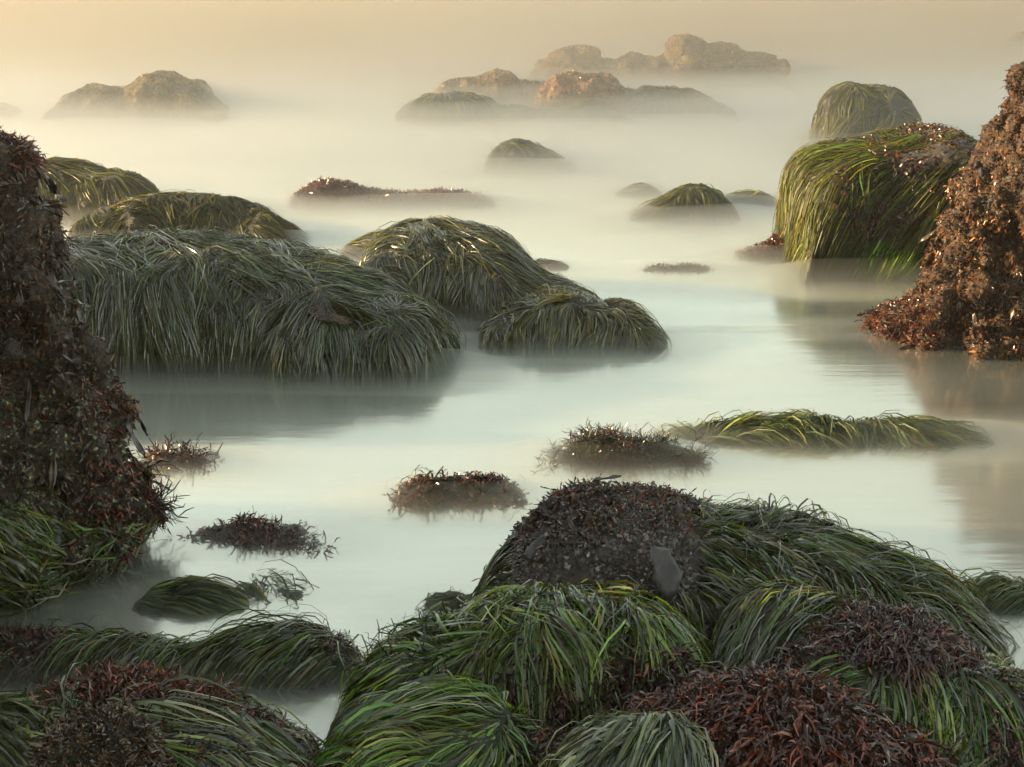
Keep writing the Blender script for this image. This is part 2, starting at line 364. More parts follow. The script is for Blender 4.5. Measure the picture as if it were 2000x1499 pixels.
def flakes(pile, S, n, L=0.05, W=0.02, pal='mix', mask=None, seed=1, out=0.35, down=1.0, back=0.12):
    """Small hanging leaves, wider in the middle, curled."""
    rng = np.random.default_rng(seed); u, v = S.scatter(n, mask, rng, back)
    if len(u) == 0: return
    n = len(u); p = S.smp(S.P, u, v); nn = norm(S.smp(S.N, u, v)); k = 4; t = np.linspace(0, 1, k)
    d = np.array([0, 0, -down])+rng.normal(0, 0.5, (n, 3)); d = norm(d-nn*(d*nn).sum(-1, keepdims=True)*0.9+nn*out*rng.uniform(0, 1.4, (n, 1)))
    Ls = L*rng.uniform(0.4, 1.4, n); curl = rng.normal(0, 0.35, n)
    pth = (p+nn*0.004)[:, None] + d[:, None]*(Ls[:, None]*t)[..., None] + nn[:, None]*(curl[:, None]*Ls[:, None]*(t*(1-t)*2)[None])[..., None]
    sd = norm(np.cross(d, nn))[:, None]; roll = rng.normal(0, 0.6, (n, 1, 1))+rng.normal(0, 0.7, (n, 1, 1))*t[None, :, None]
    sd = sd*np.cos(roll)+nn[:, None]*np.sin(roll)
    vv, ff = ribbons(pth, sd, W*rng.uniform(0.5, 1.4, n), np.array([0.35, 1.0, 0.85, 0.25]))
    pile.add(vv, ff, np.repeat(np.repeat(pick(pal, n, rng)[:, None], k, 1).reshape(-1, 3), 2, 0))
def crumbs(pile, S, n, size=0.012, pal='mix', mask=None, seed=1, back=0.1):
    """Barnacles, shell bits and crust knobs: small uneven cones."""
    rng = np.random.default_rng(seed); u, v = S.scatter(n*0.7, mask, rng, back)
    if len(u) == 0: return
    n = len(u); p = S.smp(S.P, u, v); nn = norm(S.smp(S.N, u, v)+rng.normal(0, 0.35, (n, 3)))
    a = norm(np.cross(nn, rng.normal(0, 1, (n, 3)))); b = np.cross(nn, a); sz = (size*rng.uniform(0.45, 1.7, n))[:, None]
    lo = [p+sz*(x*a+y*b)*0.75-nn*0.004 for x, y in ((1, 0), (0, 1), (-1, 0), (0, -1))]
    hi = p+nn*sz*rng.uniform(0.4, 1.0, (n, 1))+sz*0.3*(a*rng.normal(0, 1, (n, 1))+b*rng.normal(0, 1, (n, 1)))
    o = (np.arange(n)*5)[:, None]; f = np.concatenate([o+np.array([[i, (i+1) % 4, 4]]) for i in range(4)])
    pile.add(np.stack(lo+[hi], 1).reshape(-1, 3), f, np.repeat(pick(pal, n, rng), 5, 0))

# leaf and shell pieces that are objects of their own share these meshes
def leaf_mesh(name, L, W, bend, wave, mat, seed, nw=5, nl=9, notch=0.0):
    rng = np.random.default_rng(seed); t = np.linspace(0, 1, nl); s = np.linspace(-1, 1, nw)
    wd = W*0.5*(np.sin(np.clip(t*0.93+0.07, 0, 1)*math.pi)**0.6)*(1-0.3*t)*(1+rng.normal(0, 0.06, nl))
    X = s[:, None]*wd[None]; Z = -L*t[None]*np.ones((nw, 1)) + rng.normal(0, 0.01*L, (nw, nl))*notch
    Yo = bend*L*(t**2)[None] + wave*W*np.sin(t*9+rng.random()*6)[None]*s[:, None] + 0.12*W*(s**2)[:, None]
    P = np.stack([X, np.broadcast_to(Yo, X.shape), Z], -1).reshape(-1, 3); th = 0.0022
    top = P + np.array([0, th, 0]); idx = np.arange(nw*nl).reshape(nw, nl)
    f = np.stack([idx[:-1, :-1], idx[1:, :-1], idx[1:, 1:], idx[:-1, 1:]], -1).reshape(-1, 4)
    m = nw*nl; rim = np.concatenate([idx[:, 0], idx[-1, 1:], idx[-2::-1, -1], idx[0, -2:0:-1]]); r2 = np.roll(rim, -1)
    F = np.concatenate([f[:, ::-1], f+m, np.stack([rim, r2, r2+m, rim+m], -1)])
    return mesh_np(name, np.concatenate([P, top]), F, mat)
KELP = [leaf_mesh("kelp_leaf", L, W, b, w, M_KELP, i, 4, 6) for i, (L, W, b, w) in enumerate([(0.14, 0.030, 0.15, 0.2), (0.10, 0.036, 0.25, 0.25), (0.18, 0.024, 0.1, 0.3), (0.08, 0.030, 0.35, 0.2), (0.12, 0.042, 0.2, 0.3)])]
def shell_mesh():
    nr, ns = 5, 8; v = []; f = []
    for i in range(nr):
        t = i/(nr-1); r = [0.12, 0.75, 1.0, 0.8, 0.25][i]; z = [0, 0.25, 0.55, 0.85, 1.0][i]
        for j in range(ns):
            a = 2*math.pi*j/ns; v.append((0.26*r*math.cos(a), 0.18*r*math.sin(a)+0.04*math.sin(t*3), z))
    for i in range(nr-1):
        for j in range(ns): f.append((i*ns+j, i*ns+(j+1) % ns, (i+1)*ns+(j+1) % ns, (i+1)*ns+j))
    f.append(tuple(range((nr-1)*ns, (nr-1)*ns+4))); f.append(((nr-1)*ns, (nr-1)*ns+3, (nr-1)*ns+4, (nr-1)*ns+7)); f.append(tuple((nr-1)*ns+i for i in (4, 5, 6, 7)))
    return mesh_np("mussel_shell", np.array(v), np.array(f), M_SHELL)
SHELL = shell_mesh()
def hang(root, S, n, name, meshes, mask, seed, scale=(0.6, 1.3), out=0.15, down=1.0, spin=0.6):
    """Single leaves or shells set on the rock, each an object of its own."""
    rng = np.random.default_rng(seed); u, v = S.scatter(n, mask, rng, 0.03)
    if len(u) == 0: return
    P = S.smp(S.P, u, v); NN = norm(S.smp(S.N, u, v)); off = np.array(root.location)
    for p, nn in zip(P, NN):
        d = np.array([0, 0, -down])+rng.normal(0, spin, 3); d = d-nn*(d@nn); d = d/np.linalg.norm(d)+nn*out*rng.uniform(0.2, 1.5); d /= np.linalg.norm(d)
        y = nn-d*(nn@d); y /= np.linalg.norm(y); x = np.cross(y, -d); s = rng.uniform(*scale)
        o = link(name, meshes[rng.integers(len(meshes))], root)
        q = p-off+nn*0.006
        o.matrix_local = Matrix(((x[0]*s, y[0]*s, -d[0]*s, q[0]), (x[1]*s, y[1]*s, -d[1]*s, q[1]), (x[2]*s, y[2]*s, -d[2]*s, q[2]), (0, 0, 0, 1)))
def place_leaf(root, S, px, py, L, W, name, mat, seed, label=None, tilt=0.0, bend=0.05, wave=0.08, lift=0.02, nrm=None):
    """One big leaf at the spot of the rock that shows at that pixel."""
    qx, qy = project(S.P); f = ((S.N*norm(np.array([0, 0, CAM_H])-S.P)).sum(-1) > 0.05)
    i, j = np.unravel_index(np.argmin(np.where(f, (qx-px)**2+(qy-py)**2, 1e12)), qx.shape)
    p = S.P[i, j]; nn = S.N[max(0, i-10):i+11, max(0, j-10):j+11].mean((0, 1)); nn = norm(nn*np.array([0.4, 1, 0.7])) if nrm is None else norm(np.array(nrm))
    d = np.array([math.sin(tilt), 0, -math.cos(tilt)]); d = d-nn*(d@nn); d /= np.linalg.norm(d); x = np.cross(nn, -d)
    o = link(name, leaf_mesh(name, L, W, bend, wave, mat, seed, 7, 12, 1.0), root); q = p-np.array(root.location)+nn*lift
    o.matrix_local = Matrix(((x[0], nn[0], -d[0], q[0]), (x[1], nn[1], -d[1], q[1]), (x[2], nn[2], -d[2], q[2]), (0, 0, 0, 1)))
    if label: o["label"] = label
    return o
def drape_leaf(root, S, px, py, L, W, name, mat, seed, label=None, lift=0.02, comb=(0, 0, 0), k=12, nw=7):
    """One wide torn leaf that hangs down the rock and follows its face."""
    rng = np.random.default_rng(seed); qx, qy = project(S.P); f = ((S.N*norm(np.array([0, 0, CAM_H])-S.P)).sum(-1) > 0.05)
    i, j = np.unravel_index(np.argmin(np.where(f, (qx-px)**2+(qy-py)**2, 1e12)), qx.shape)
    line, _ = trace(S, np.array([i+.0]), np.array([j+.0]), np.array([L]), k, comb, 1.0, 0.0, seed, 1.0); line = line[0]
    for a in range(3): line[:, a] = smooth1(line[:, a], 1.5)
    t = np.linspace(0, 1, k); tan = norm(np.gradient(line, axis=0)); view = norm(np.array([0, 0, CAM_H])-line[k//2])
    nn = norm(view-tan*(tan@view)[:, None]); sd = np.cross(tan, nn); s = np.linspace(-1, 1, nw)
    wd = W*0.5*np.interp(t, [0, 0.12, 0.3, 0.42, 0.6, 0.85, 1], [0.25, 0.75, 0.95, 0.8, 1.0, 0.7, 0.18])*(1+rng.normal(0, 0.07, k))
    P = line[None] + s[:, None, None]*wd[None, :, None]*sd[None] + nn[None]*(lift+0.05*W*np.sin(s*2.4+seed)[:, None]*np.cos(t*7+seed)[None]-0.12*W*(s**2)[:, None]+rng.normal(0, 0.012*W, (nw, k)))[..., None]
    P = P.reshape(-1, 3)-np.array(root.location); top = P + nn[k//2]*0.002; idx = np.arange(nw*k).reshape(nw, k)
    fc = np.stack([idx[:-1, :-1], idx[1:, :-1], idx[1:, 1:], idx[:-1, 1:]], -1).reshape(-1, 4)
    rim = np.concatenate([idx[:, 0], idx[-1, 1:], idx[-2::-1, -1], idx[0, -2:0:-1]]); r2 = np.roll(rim, -1)
    o = link(name, mesh_np(name, np.concatenate([P, top]), np.concatenate([fc[:, ::-1], fc+nw*k, np.stack([rim, r2, r2+nw*k, rim+nw*k], -1)]), mat), root)
    if label: o["label"] = label
    return o
def foot(S):
    P = S.P[S.P[..., 2] > -0.2]; return (P[:, 0].mean(), P[:, 1].mean(), 0.0)
def rect(x0, x1, y0, y1, soft=25, seed=0, edge=40):
    def f(px, py, c, n):
        w = fbm(np.stack([px/90, py/90, np.full_like(px, seed*3.1)], -1), seed, 3)*edge
        return sstep(x0-soft, x0+soft, px+w)*(1-sstep(x1-soft, x1+soft, px+w))*sstep(y0-soft, y0+soft, py+w)*(1-sstep(y1-soft, y1+soft, py+w))
    return f
def patchy(th=0.0, freq=4.0, seed=0, soft=0.15):
    return lambda px, py, c, n: sstep(th-soft, th+soft, fbm(c*freq, seed, 3))
def both(a, b): return lambda px, py, c, n: a(px, py, c, n)*b(px, py, c, n)
def but(a): return lambda px, py, c, n: 1-np.clip(a(px, py, c, n), 0, 1)

# ------------------------------------------------------------------ the setting: water, mist, haze
def water_mat():
    m, nt, b, o = newmat("milky_water"); L = nt.links.new
    tc = N(nt, "ShaderNodeTexCoord"); mp = N(nt, "ShaderNodeMapping"); mp.inputs["Scale"].default_value = (0.35, 2.2, 1)
    L(tc.outputs["Object"], mp.inputs["Vector"])
    n1 = N(nt, "ShaderNodeTexNoise", Scale=2.2, Detail=5.0, Roughness=0.6); L(mp.outputs[0], n1.inputs["Vector"])
    bp = N(nt, "ShaderNodeBump", Strength=0.05, Distance=0.05); L(n1.outputs[0], bp.inputs["Height"]); L(bp.outputs[0], b.inputs["Normal"])
    b.inputs["Base Color"].default_value = (0.34, 0.38, 0.32, 1)
    b.inputs["Roughness"].default_value = 0.3; b.inputs["IOR"].default_value = 1.33
    gl = N(nt, "ShaderNodeBsdfAnisotropic"); gl.inputs["Color"].default_value = (0.79, 0.81, 0.715, 1); gl.inputs["Roughness"].default_value = 0.13; L(bp.outputs[0], gl.inputs["Normal"])
    ms = N(nt, "ShaderNodeMixShader"); ms.inputs[0].default_value = 0.90
    L(b.outputs[0], ms.inputs[1]); L(gl.outputs[0], ms.inputs[2]); L(ms.outputs[0], o.inputs["Surface"])
    return m
q = np.array([(-600, -60, 0), (600, -60, 0), (600, 900, 0), (-600, 900, 0)], float)
link("sea_water", mesh_np("sea_water", q, np.array([[0, 1, 2, 3]]), water_mat(), smooth=False), kind="structure")

def vol_mat(name, dens, col, g):
    m = bpy.data.materials.new(name); m.use_nodes = True; nt = m.node_tree; nt.nodes.remove(nt.nodes["Principled BSDF"])
    p = N(nt, "ShaderNodeVolumePrincipled"); p.inputs["Color"].default_value = (*col, 1); p.inputs["Density"].default_value = dens; p.inputs["Anisotropy"].default_value = g
    nt.links.new(p.outputs[0], nt.nodes["Material Output"].inputs["Volume"]); return m
def box(name, lo, hi, mat):
    v = np.array([(x, y, z) for x in (lo[0], hi[0]) for y in (lo[1], hi[1]) for z in (lo[2], hi[2])], float)
    f = np.array([(0, 1, 3, 2), (4, 6, 7, 5), (0, 4, 5, 1), (2, 3, 7, 6), (0, 2, 6, 4), (1, 5, 7, 3)])
    return link(name, mesh_np(name, v, f, mat, smooth=False), kind="stuff")
HAZE = box("haze", (-160, -40, -1.2), (160, 200, 2.6), vol_mat("haze_air", 0.0016, (0.92, 0.86, 0.74), 0.6))
HAZE["label"] = "thin warm sea haze over the whole shore"; HAZE["category"] = "haze"
def mist_sheet(name, x0, x1, y0, y1, nx, ny, hfun, mat, label):
    yy = y0*(y1/y0)**np.linspace(0, 1, ny); xs = np.linspace(-1, 1, nx)
    X = xs[None]*(x1-x0)/2*((0.25+0.75*yy/y1)[:, None]); Y = np.broadcast_to(yy[:, None], X.shape)
    Z = hfun(X, Y); edge = np.minimum(1, np.minimum(np.arange(nx), np.arange(nx)[::-1])/3.0)[None]*np.minimum(1, np.minimum(np.arange(ny), np.arange(ny)[::-1])/3.0)[:, None]
    Z = np.maximum(Z*edge, 0.004)
    top = np.stack([X, Y, Z], -1).reshape(-1, 3); bot = top.copy(); bot[:, 2] = -0.03
    idx = np.arange(nx*ny).reshape(ny, nx); m = nx*ny
    f = np.stack([idx[:-1, :-1], idx[:-1, 1:], idx[1:, 1:], idx[1:, :-1]], -1).reshape(-1, 4)
    rim = np.concatenate([idx[0, :], idx[1:, -1], idx[-1, -2::-1], idx[-2:0:-1, 0]]); r2 = np.roll(rim, -1)
    F = np.concatenate([f, f[:, ::-1]+m, np.stack([rim, rim+m, r2+m, r2], -1)])
    o = link(name, mesh_np(name, np.concatenate([top, bot]), F, mat), kind="stuff"); o["label"] = label; o["category"] = "mist"; return o
# ------------------------------------------------------------------ far rocks
def rock(name, label, sil, base, df, db, mat, growers, group=None, **kw):
    S = loaf(sil, base, df, db, **kw); r = thing(name, label, "rock", foot(S), group)
    link("rock_body", S.mesh("rock_body", mat, np.array(r.location)), r)
    for part, m, fn in growers:
        p = Pile(); fn(p, S); p.part(part, m, r)
    return r, S
def G(n, **k): return ("surfgrass", M_GRASS, lambda p, S: grass(p, S, n, **k))
def GM(n, **k): return ("surfgrass", M_GRASSM, lambda p, S: grass(p, S, n, **k))
def GN(n, **k): return ("surfgrass", M_GRASSN, lambda p, S: grass(p, S, n, **k))
def A(n, part="red_algae", **k): return (part, M_ALGAE, lambda p, S: fronds(p, S, n, **k))
def C(n, part="shell_crust", **k): return (part, M_CRUST, lambda p, S: crumbs(p, S, n, **k))
def X(n, part="weed_leaves", **k): return (part, M_FLAKE, lambda p, S: flakes(p, S, n, **k))

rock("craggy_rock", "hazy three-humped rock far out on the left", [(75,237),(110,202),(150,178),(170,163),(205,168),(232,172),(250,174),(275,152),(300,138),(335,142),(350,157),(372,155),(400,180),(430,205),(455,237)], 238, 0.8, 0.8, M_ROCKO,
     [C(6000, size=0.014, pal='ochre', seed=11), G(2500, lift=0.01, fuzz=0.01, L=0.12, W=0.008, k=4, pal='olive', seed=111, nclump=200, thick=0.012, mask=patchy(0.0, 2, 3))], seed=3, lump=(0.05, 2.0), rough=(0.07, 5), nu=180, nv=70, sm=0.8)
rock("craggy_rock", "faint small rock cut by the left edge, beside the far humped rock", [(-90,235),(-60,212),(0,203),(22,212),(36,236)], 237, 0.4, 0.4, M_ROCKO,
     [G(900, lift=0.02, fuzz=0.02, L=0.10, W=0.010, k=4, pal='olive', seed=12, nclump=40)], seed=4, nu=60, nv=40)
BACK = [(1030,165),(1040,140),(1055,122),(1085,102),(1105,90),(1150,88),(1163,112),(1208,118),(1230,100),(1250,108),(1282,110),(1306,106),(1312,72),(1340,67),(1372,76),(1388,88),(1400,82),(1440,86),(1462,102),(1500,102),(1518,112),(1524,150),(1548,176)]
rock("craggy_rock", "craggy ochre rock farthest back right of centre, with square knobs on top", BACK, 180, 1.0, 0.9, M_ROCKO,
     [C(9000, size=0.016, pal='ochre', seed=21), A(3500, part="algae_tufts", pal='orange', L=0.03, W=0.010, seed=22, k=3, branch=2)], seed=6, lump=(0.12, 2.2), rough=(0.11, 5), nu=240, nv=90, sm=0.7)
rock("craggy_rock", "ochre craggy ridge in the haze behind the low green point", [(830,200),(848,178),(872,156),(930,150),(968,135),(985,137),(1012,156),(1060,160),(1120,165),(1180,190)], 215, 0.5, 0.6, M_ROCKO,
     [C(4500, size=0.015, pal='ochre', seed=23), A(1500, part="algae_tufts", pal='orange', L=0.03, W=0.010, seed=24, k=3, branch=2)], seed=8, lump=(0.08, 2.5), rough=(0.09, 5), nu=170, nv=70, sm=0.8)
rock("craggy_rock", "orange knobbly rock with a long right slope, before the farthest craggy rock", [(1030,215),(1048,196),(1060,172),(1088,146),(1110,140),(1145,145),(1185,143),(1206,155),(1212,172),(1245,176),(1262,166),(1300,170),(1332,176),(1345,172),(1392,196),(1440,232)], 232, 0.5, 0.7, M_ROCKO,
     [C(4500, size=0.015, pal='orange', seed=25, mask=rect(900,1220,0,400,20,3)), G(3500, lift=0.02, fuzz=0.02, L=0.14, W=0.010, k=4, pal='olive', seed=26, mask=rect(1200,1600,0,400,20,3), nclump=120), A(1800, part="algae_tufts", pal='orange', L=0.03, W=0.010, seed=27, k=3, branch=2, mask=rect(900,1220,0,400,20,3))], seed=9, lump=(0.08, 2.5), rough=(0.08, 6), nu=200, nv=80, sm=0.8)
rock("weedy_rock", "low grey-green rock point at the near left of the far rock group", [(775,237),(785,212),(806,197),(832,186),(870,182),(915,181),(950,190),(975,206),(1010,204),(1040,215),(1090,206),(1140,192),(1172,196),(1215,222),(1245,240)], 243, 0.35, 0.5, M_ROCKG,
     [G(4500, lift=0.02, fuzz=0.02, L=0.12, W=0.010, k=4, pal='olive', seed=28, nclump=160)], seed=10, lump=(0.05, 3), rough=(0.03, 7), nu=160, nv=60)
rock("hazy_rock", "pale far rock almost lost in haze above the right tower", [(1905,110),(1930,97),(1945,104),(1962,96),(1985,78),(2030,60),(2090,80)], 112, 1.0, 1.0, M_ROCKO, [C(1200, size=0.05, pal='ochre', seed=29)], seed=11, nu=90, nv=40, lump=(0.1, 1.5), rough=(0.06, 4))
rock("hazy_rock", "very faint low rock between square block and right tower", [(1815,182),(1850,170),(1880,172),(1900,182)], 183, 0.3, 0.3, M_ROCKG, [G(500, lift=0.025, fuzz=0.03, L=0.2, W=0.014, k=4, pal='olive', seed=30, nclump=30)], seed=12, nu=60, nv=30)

# ------------------------------------------------------------------ middle distance
rock("weedy_rock", "smooth small dome alone in the mist, below the far rock group", [(946,330),(955,302),(975,282),(1000,271),(1025,275),(1050,284),(1085,303),(1110,318),(1135,333)], 333, 0.35, 0.4, M_ROCKG,
     [G(3200, lift=0.025, fuzz=0.03, L=0.24, W=0.008, k=5, pal='olive', seed=31, nclump=120, thick=0.015)], seed=13, lump=(0.03, 2.5), nu=100, nv=60)
rock("weedy_rock", "mossy green dome with a long left slope, right of centre", [(1215,430),(1250,410),(1275,400),(1305,385),(1325,368),(1345,361),(1380,360),(1402,372),(1420,388),(1445,412)], 426, 0.3, 0.35, M_ROCKG,
     [G(4500, lift=0.025, fuzz=0.03, L=0.22, W=0.007, k=5, pal='olive', seed=32, nclump=140, thick=0.015, comb=(-.3,-.1,0))], seed=14, lump=(0.03, 2.5), nu=110, nv=60)
rock("weedy_rock", "faint flat dome touching the right of the mossy green dome", [(1405,400),(1425,380),(1460,374),(1495,376),(1525,393)], 402, 0.3, 0.3, M_ROCKG, [G(1500, lift=0.025, fuzz=0.03, L=0.2, W=0.008, k=5, pal='olive', seed=33, nclump=60, thick=0.012)], seed=15, lump=(0.02, 2.5), nu=70, nv=40)
rock("weedy_rock", "small faint hump in mist behind the mossy green dome", [(1190,383),(1220,371),(1245,360),(1270,358),(1290,370),(1300,383)], 382, 0.25, 0.25, M_ROCKG, [G(900, lift=0.025, fuzz=0.03, L=0.2, W=0.008, k=5, pal='olive', seed=34, nclump=40, thick=0.012)], seed=16, lump=(0.02, 2.5), nu=60, nv=40)
rock("algae_rock", "low reddish rock with fuzzy red weed and a long flat tail", [(566,405),(578,385),(600,368),(632,355),(670,360),(705,370),(745,379),(790,382),(840,377),(890,376),(925,384),(960,397)], 400, 0.18, 0.25, M_ROCK,
     [C(2500, size=0.012, pal='brown', seed=35), A(6000, pal='red', L=0.055, W=0.010, seed=36, k=3, branch=2)], seed=17, lump=(0.03, 3), rough=(0.015, 12), nu=130, nv=50)
rock("weedy_rock", "grass-draped rock right behind the left kelp tower", [(40,330),(78,312),(112,307),(135,314),(160,328),(178,322),(200,336),(240,335),(262,345),(282,365),(305,392)], 432, 0.6, 0.5, M_ROCKG,
     [G(7000, lift=0.025, fuzz=0.03, L=0.42, W=0.007, k=6, pal='olive', seed=37, nclump=160, thick=0.03)], seed=18, lump=(0.06, 2.5), nu=130, nv=80)
rock("weedy_rock", "long humped grassy rock between draped boulder and rock behind left tower", [(152,445),(165,420),(188,402),(225,396),(262,388),(300,386),(345,379),(385,376),(415,380),(448,394),(490,402),(515,412),(540,430),(575,455),(600,480)], 478, 0.45, 0.4, M_ROCKG,
     [G(16000, L=0.26, W=0.005, k=6, pal='olive', pal2='dark', lift=0.03, seed=38, nclump=260, thick=0.03, comb=(0.25, -0.1, 0))], seed=19, lump=(0.09, 2.6), nu=160, nv=90)
rock("weedy_rock", "small dark hump peeping out left behind the golden-edged rock", [(655,498),(680,475),(712,462),(740,452),(780,455),(830,470),(850,490)], 500, 0.25, 0.3, M_ROCKG, [G(2200, L=0.22, W=0.006, k=5, pal='olive', lift=0.025, seed=39, nclump=80, thick=0.015)], seed=20, lump=(0.02, 2.5), nu=80, nv=50)
rock("weedy_rock", "thin low hump right beside the golden-edged rock", [(1020,522),(1045,510),(1075,507),(1100,514),(1118,526)], 524, 0.12, 0.15, M_ROCKG, [G(700, lift=0.015, L=0.14, W=0.006, k=5, pal='dark', seed=40, nclump=30, thick=0.01)], seed=21, lump=(0.01, 3), nu=60, nv=30)
rock("weedy_rock", "barely awash reef patch in mist left of the green block", [(1250,528),(1285,517),(1310,520),(1345,516),(1385,522),(1400,528)], 528, 0.12, 0.12, M_ROCK, [A(700, pal='brown', L=0.03, W=0.006, seed=41, k=3, branch=2)], seed=22, lump=(0.01, 4), nu=60, nv=30)
rock("algae_rock", "low red weedy shelf at the left foot of the green block", [(1440,500),(1470,490),(1500,480),(1520,462),(1560,455),(1600,470)], 502, 0.15, 0.2, M_ROCK, [A(2600, pal='red', L=0.045, W=0.009, seed=42, k=3, branch=2), C(900, size=0.01, pal='brown', seed=43)], seed=23, lump=(0.02, 3), nu=80, nv=40)

r, S = rock("weedy_rock", "rock with a golden left edge and long grass, tail sloping right", [(703,530),(708,508),(722,480),(745,458),(775,442),(805,430),(835,426),(880,431),(905,437),(935,446),(965,452),(985,464),(1002,480),(1015,505),(1030,526),(1060,538),(1100,550),(1135,566),(1170,588)], 622, 0.55, 0.45, M_ROCKG,
     [GM(32000, L=0.34, W=0.0036, k=6, pal='olive', pal2='silver', seed=44, nclump=420, thick=0.03, comb=(0.15, 0, 0), clump=0.8, fuzz=0.02, lift=0.04)], seed=24, lump=(0.05, 2.5), nu=170, nv=100)
rock("weedy_rock", "low grassy mound before the golden-edged rock, dipping into water", [(942,655),(948,635),(962,614),(985,604),(1002,606),(1012,588),(1040,580),(1085,577),(1120,574),(1150,584),(1190,588),(1225,592),(1250,608),(1275,640),(1300,668)], 672, 0.28, 0.3, M_ROCKG,
     [GM(13000, L=0.2, W=0.004, k=6, pal='olive', seed=45, nclump=220, thick=0.025, fuzz=0.05, lift=0.05)], seed=25, lump=(0.03, 3.5), nu=150, nv=80)
BIG = [(60,500),(110,478),(150,468),(200,461),(260,459),(320,461),(375,455),(410,458),(440,466),(480,463),(510,472),(560,481),(610,497),(660,512),(700,530),(745,548),(785,575),(820,588),(850,612),(866,640),(880,672),(890,705)]
r, S = rock("draped_boulder", "big boulder wholly draped in long silvery grass, left of centre", BIG, 722, 0.68, 0.6, M_ROCKG,
     [GM(66000, L=0.40, W=0.0032, k=6, pal='silver', pal2='green', seed=46, nclump=700, thick=0.045, comb=(0.06, 0, 0), wob=0.35, clump=0.8, fuzz=0.02, lift=0.06)], seed=26, lump=(0.13, 3.0), nu=220, nv=130, pa=0.7, pb=0.65, ends=0.12, tap=1.1)
place_leaf(r, S, 600, 605, 0.16, 0.07, "kelp_blade", M_KELP, 71, "dark kelp blade lying on the grass", tilt=0.9)
place_leaf(r, S, 640, 622, 0.12, 0.05, "kelp_blade", M_KELP, 72, tilt=1.2)
place_leaf(r, S, 700, 650, 0.10, 0.05, "kelp_blade", M_KELP, 73, tilt=0.5)

# ------------------------------------------------------------------ right side: square block, green block, tower
rock("weedy_rock", "square green block standing behind the green cliff block at right", [(1596,290),(1604,250),(1608,215),(1616,190),(1635,172),(1665,163),(1695,167),(1708,176),(1722,163),(1738,172),(1765,190),(1782,212),(1786,250),(1790,290)], 300, 0.5, 0.5, M_ROCKG,
     [G(7500, lift=0.025, fuzz=0.03, L=0.35, W=0.008, k=5, pal='olive', seed=47, nclump=200, thick=0.03, grav=0.7, wob=0.8)], seed=27, lump=(0.08, 2.6), nu=150, nv=90, pa=0.55, pb=0.5, sm=0.8)
r, S = rock("green_block", "sheer square block hung with green grass beside the right tower", [(1560,545),(1566,480),(1568,400),(1574,350),(1584,318),(1600,300),(1630,284),(1660,278),(1700,274),(1750,268),(1790,262),(1805,248),(1850,245),(1890,250),(1940,270),(2010,300)], 545, 0.55, 0.9, M_ROCK,
     [G(22000, L=0.34, W=0.0048, k=6, pal='olive', pal2='green', lift=0.04, seed=48, nclump=300, thick=0.022, comb=(-0.35, 0, 0), clump=0.8, mask=lambda px, py, c, n: 0.12+sstep(-0.25, 0.05, fbm(c*3.2, 4, 3)+ (1700-px)/500)),
      G(3500, L=0.24, W=0.006, k=6, pal='bright', seed=49, nclump=60, comb=(-0.9, 0, 0), mask=rect(1690,1800,470,545,20,2)),
      A(1200, part="red_algae", pal='rust', L=0.035, W=0.009, seed=50, mask=rect(1690,1900,240,300,15,5)),
      X(1300, L=0.04, W=0.014, pal='plum', seed=51, mask=rect(1640,1860,320,440,25,6)),
      C(3000, size=0.012, pal='brown', seed=52, mask=but(patchy(0.0, 3.2, 4)))], seed=28, lump=(0.06, 2.2), nu=200, nv=130, pa=0.42, pb=0.38, sm=0.7)
hang(r, S, 60, "mussel", [SHELL], rect(1600,1880,255,300,12,7), 53, (0.03, 0.05), out=0.8, down=-0.4)

TOWER_EDGE = [(2075,105),(2015,130),(1982,167),(1960,203),(1940,232),(1928,255),(1921,290),(1895,330),(1883,380),(1877,425),(1860,455),(1845,485),(1825,530),(1810,565),(1805,600),(1765,630),(1735,655),(1725,675)]
S = column(TOWER_EDGE, -1, 3.6, 7.0, 0.62, lean=0.25, nth=220, nz=180, dense=0.55, lump=(0.10, 2.0), rough=(0.035, 9), seed=31, pw=0.85, cap=-0.02, crag=(0.20, 2.6))
r = thing("kelp_tower", "tall brown rock tower at the right edge with orange-lit weed and mussels", "rock", foot(S))
link("rock_body", S.mesh("rock_body", M_ROCKT, np.array(r.location)), r)
low = lambda px, py, c, n: sstep(280, 420, py)
p = Pile(); crumbs(p, S, 24000, 0.011, 'crust', None, 54); crumbs(p, S, 6000, 0.009, 'brown', None, 55); p.part("shell_crust", M_CRUST, r)
p = Pile(); flakes(p, S, 7000, 0.020, 0.006, 'wet', both(low, patchy(-0.05, 4, 31)), 56, out=0.5); flakes(p, S, 900, 0.04, 0.010, 'orange', both(low, patchy(0.2, 4, 8)), 57, out=0.6); p.part("weed_leaves", M_FLAKE, r)
p = Pile(); fronds(p, S, 3500, 0.020, 0.006, 'rust', both(low, patchy(0.05, 3, 3)), 58); fronds(p, S, 1500, 0.04, 0.006, 'red', rect(1650,1830,590,690,20,4), 59); fronds(p, S, 900, 0.022, 0.006, 'rust', rect(1880,2000,130,240,15,9), 60); p.part("red_algae", M_ALGAE, r)
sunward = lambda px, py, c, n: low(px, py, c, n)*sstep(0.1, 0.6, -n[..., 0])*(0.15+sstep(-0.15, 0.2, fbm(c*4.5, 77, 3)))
p = Pile(); fronds(p, S, 6000, 0.020, 0.006, 'sunlit_gold', sunward, 158, droop=0.7, up=0.4); flakes(p, S, 2600, 0.026, 0.009, 'sunlit_gold', sunward, 159, out=0.8); p.part("sun_tinted_weed", M_FLAKE, r)  # brighter gold on sun-facing sides: sunlight painted into the weed colour
hang(r, S, 200, "kelp_blade", KELP, both(low, patchy(-0.05, 3, 11)), 61, (0.5, 1.1), out=0.12, spin=0.3)
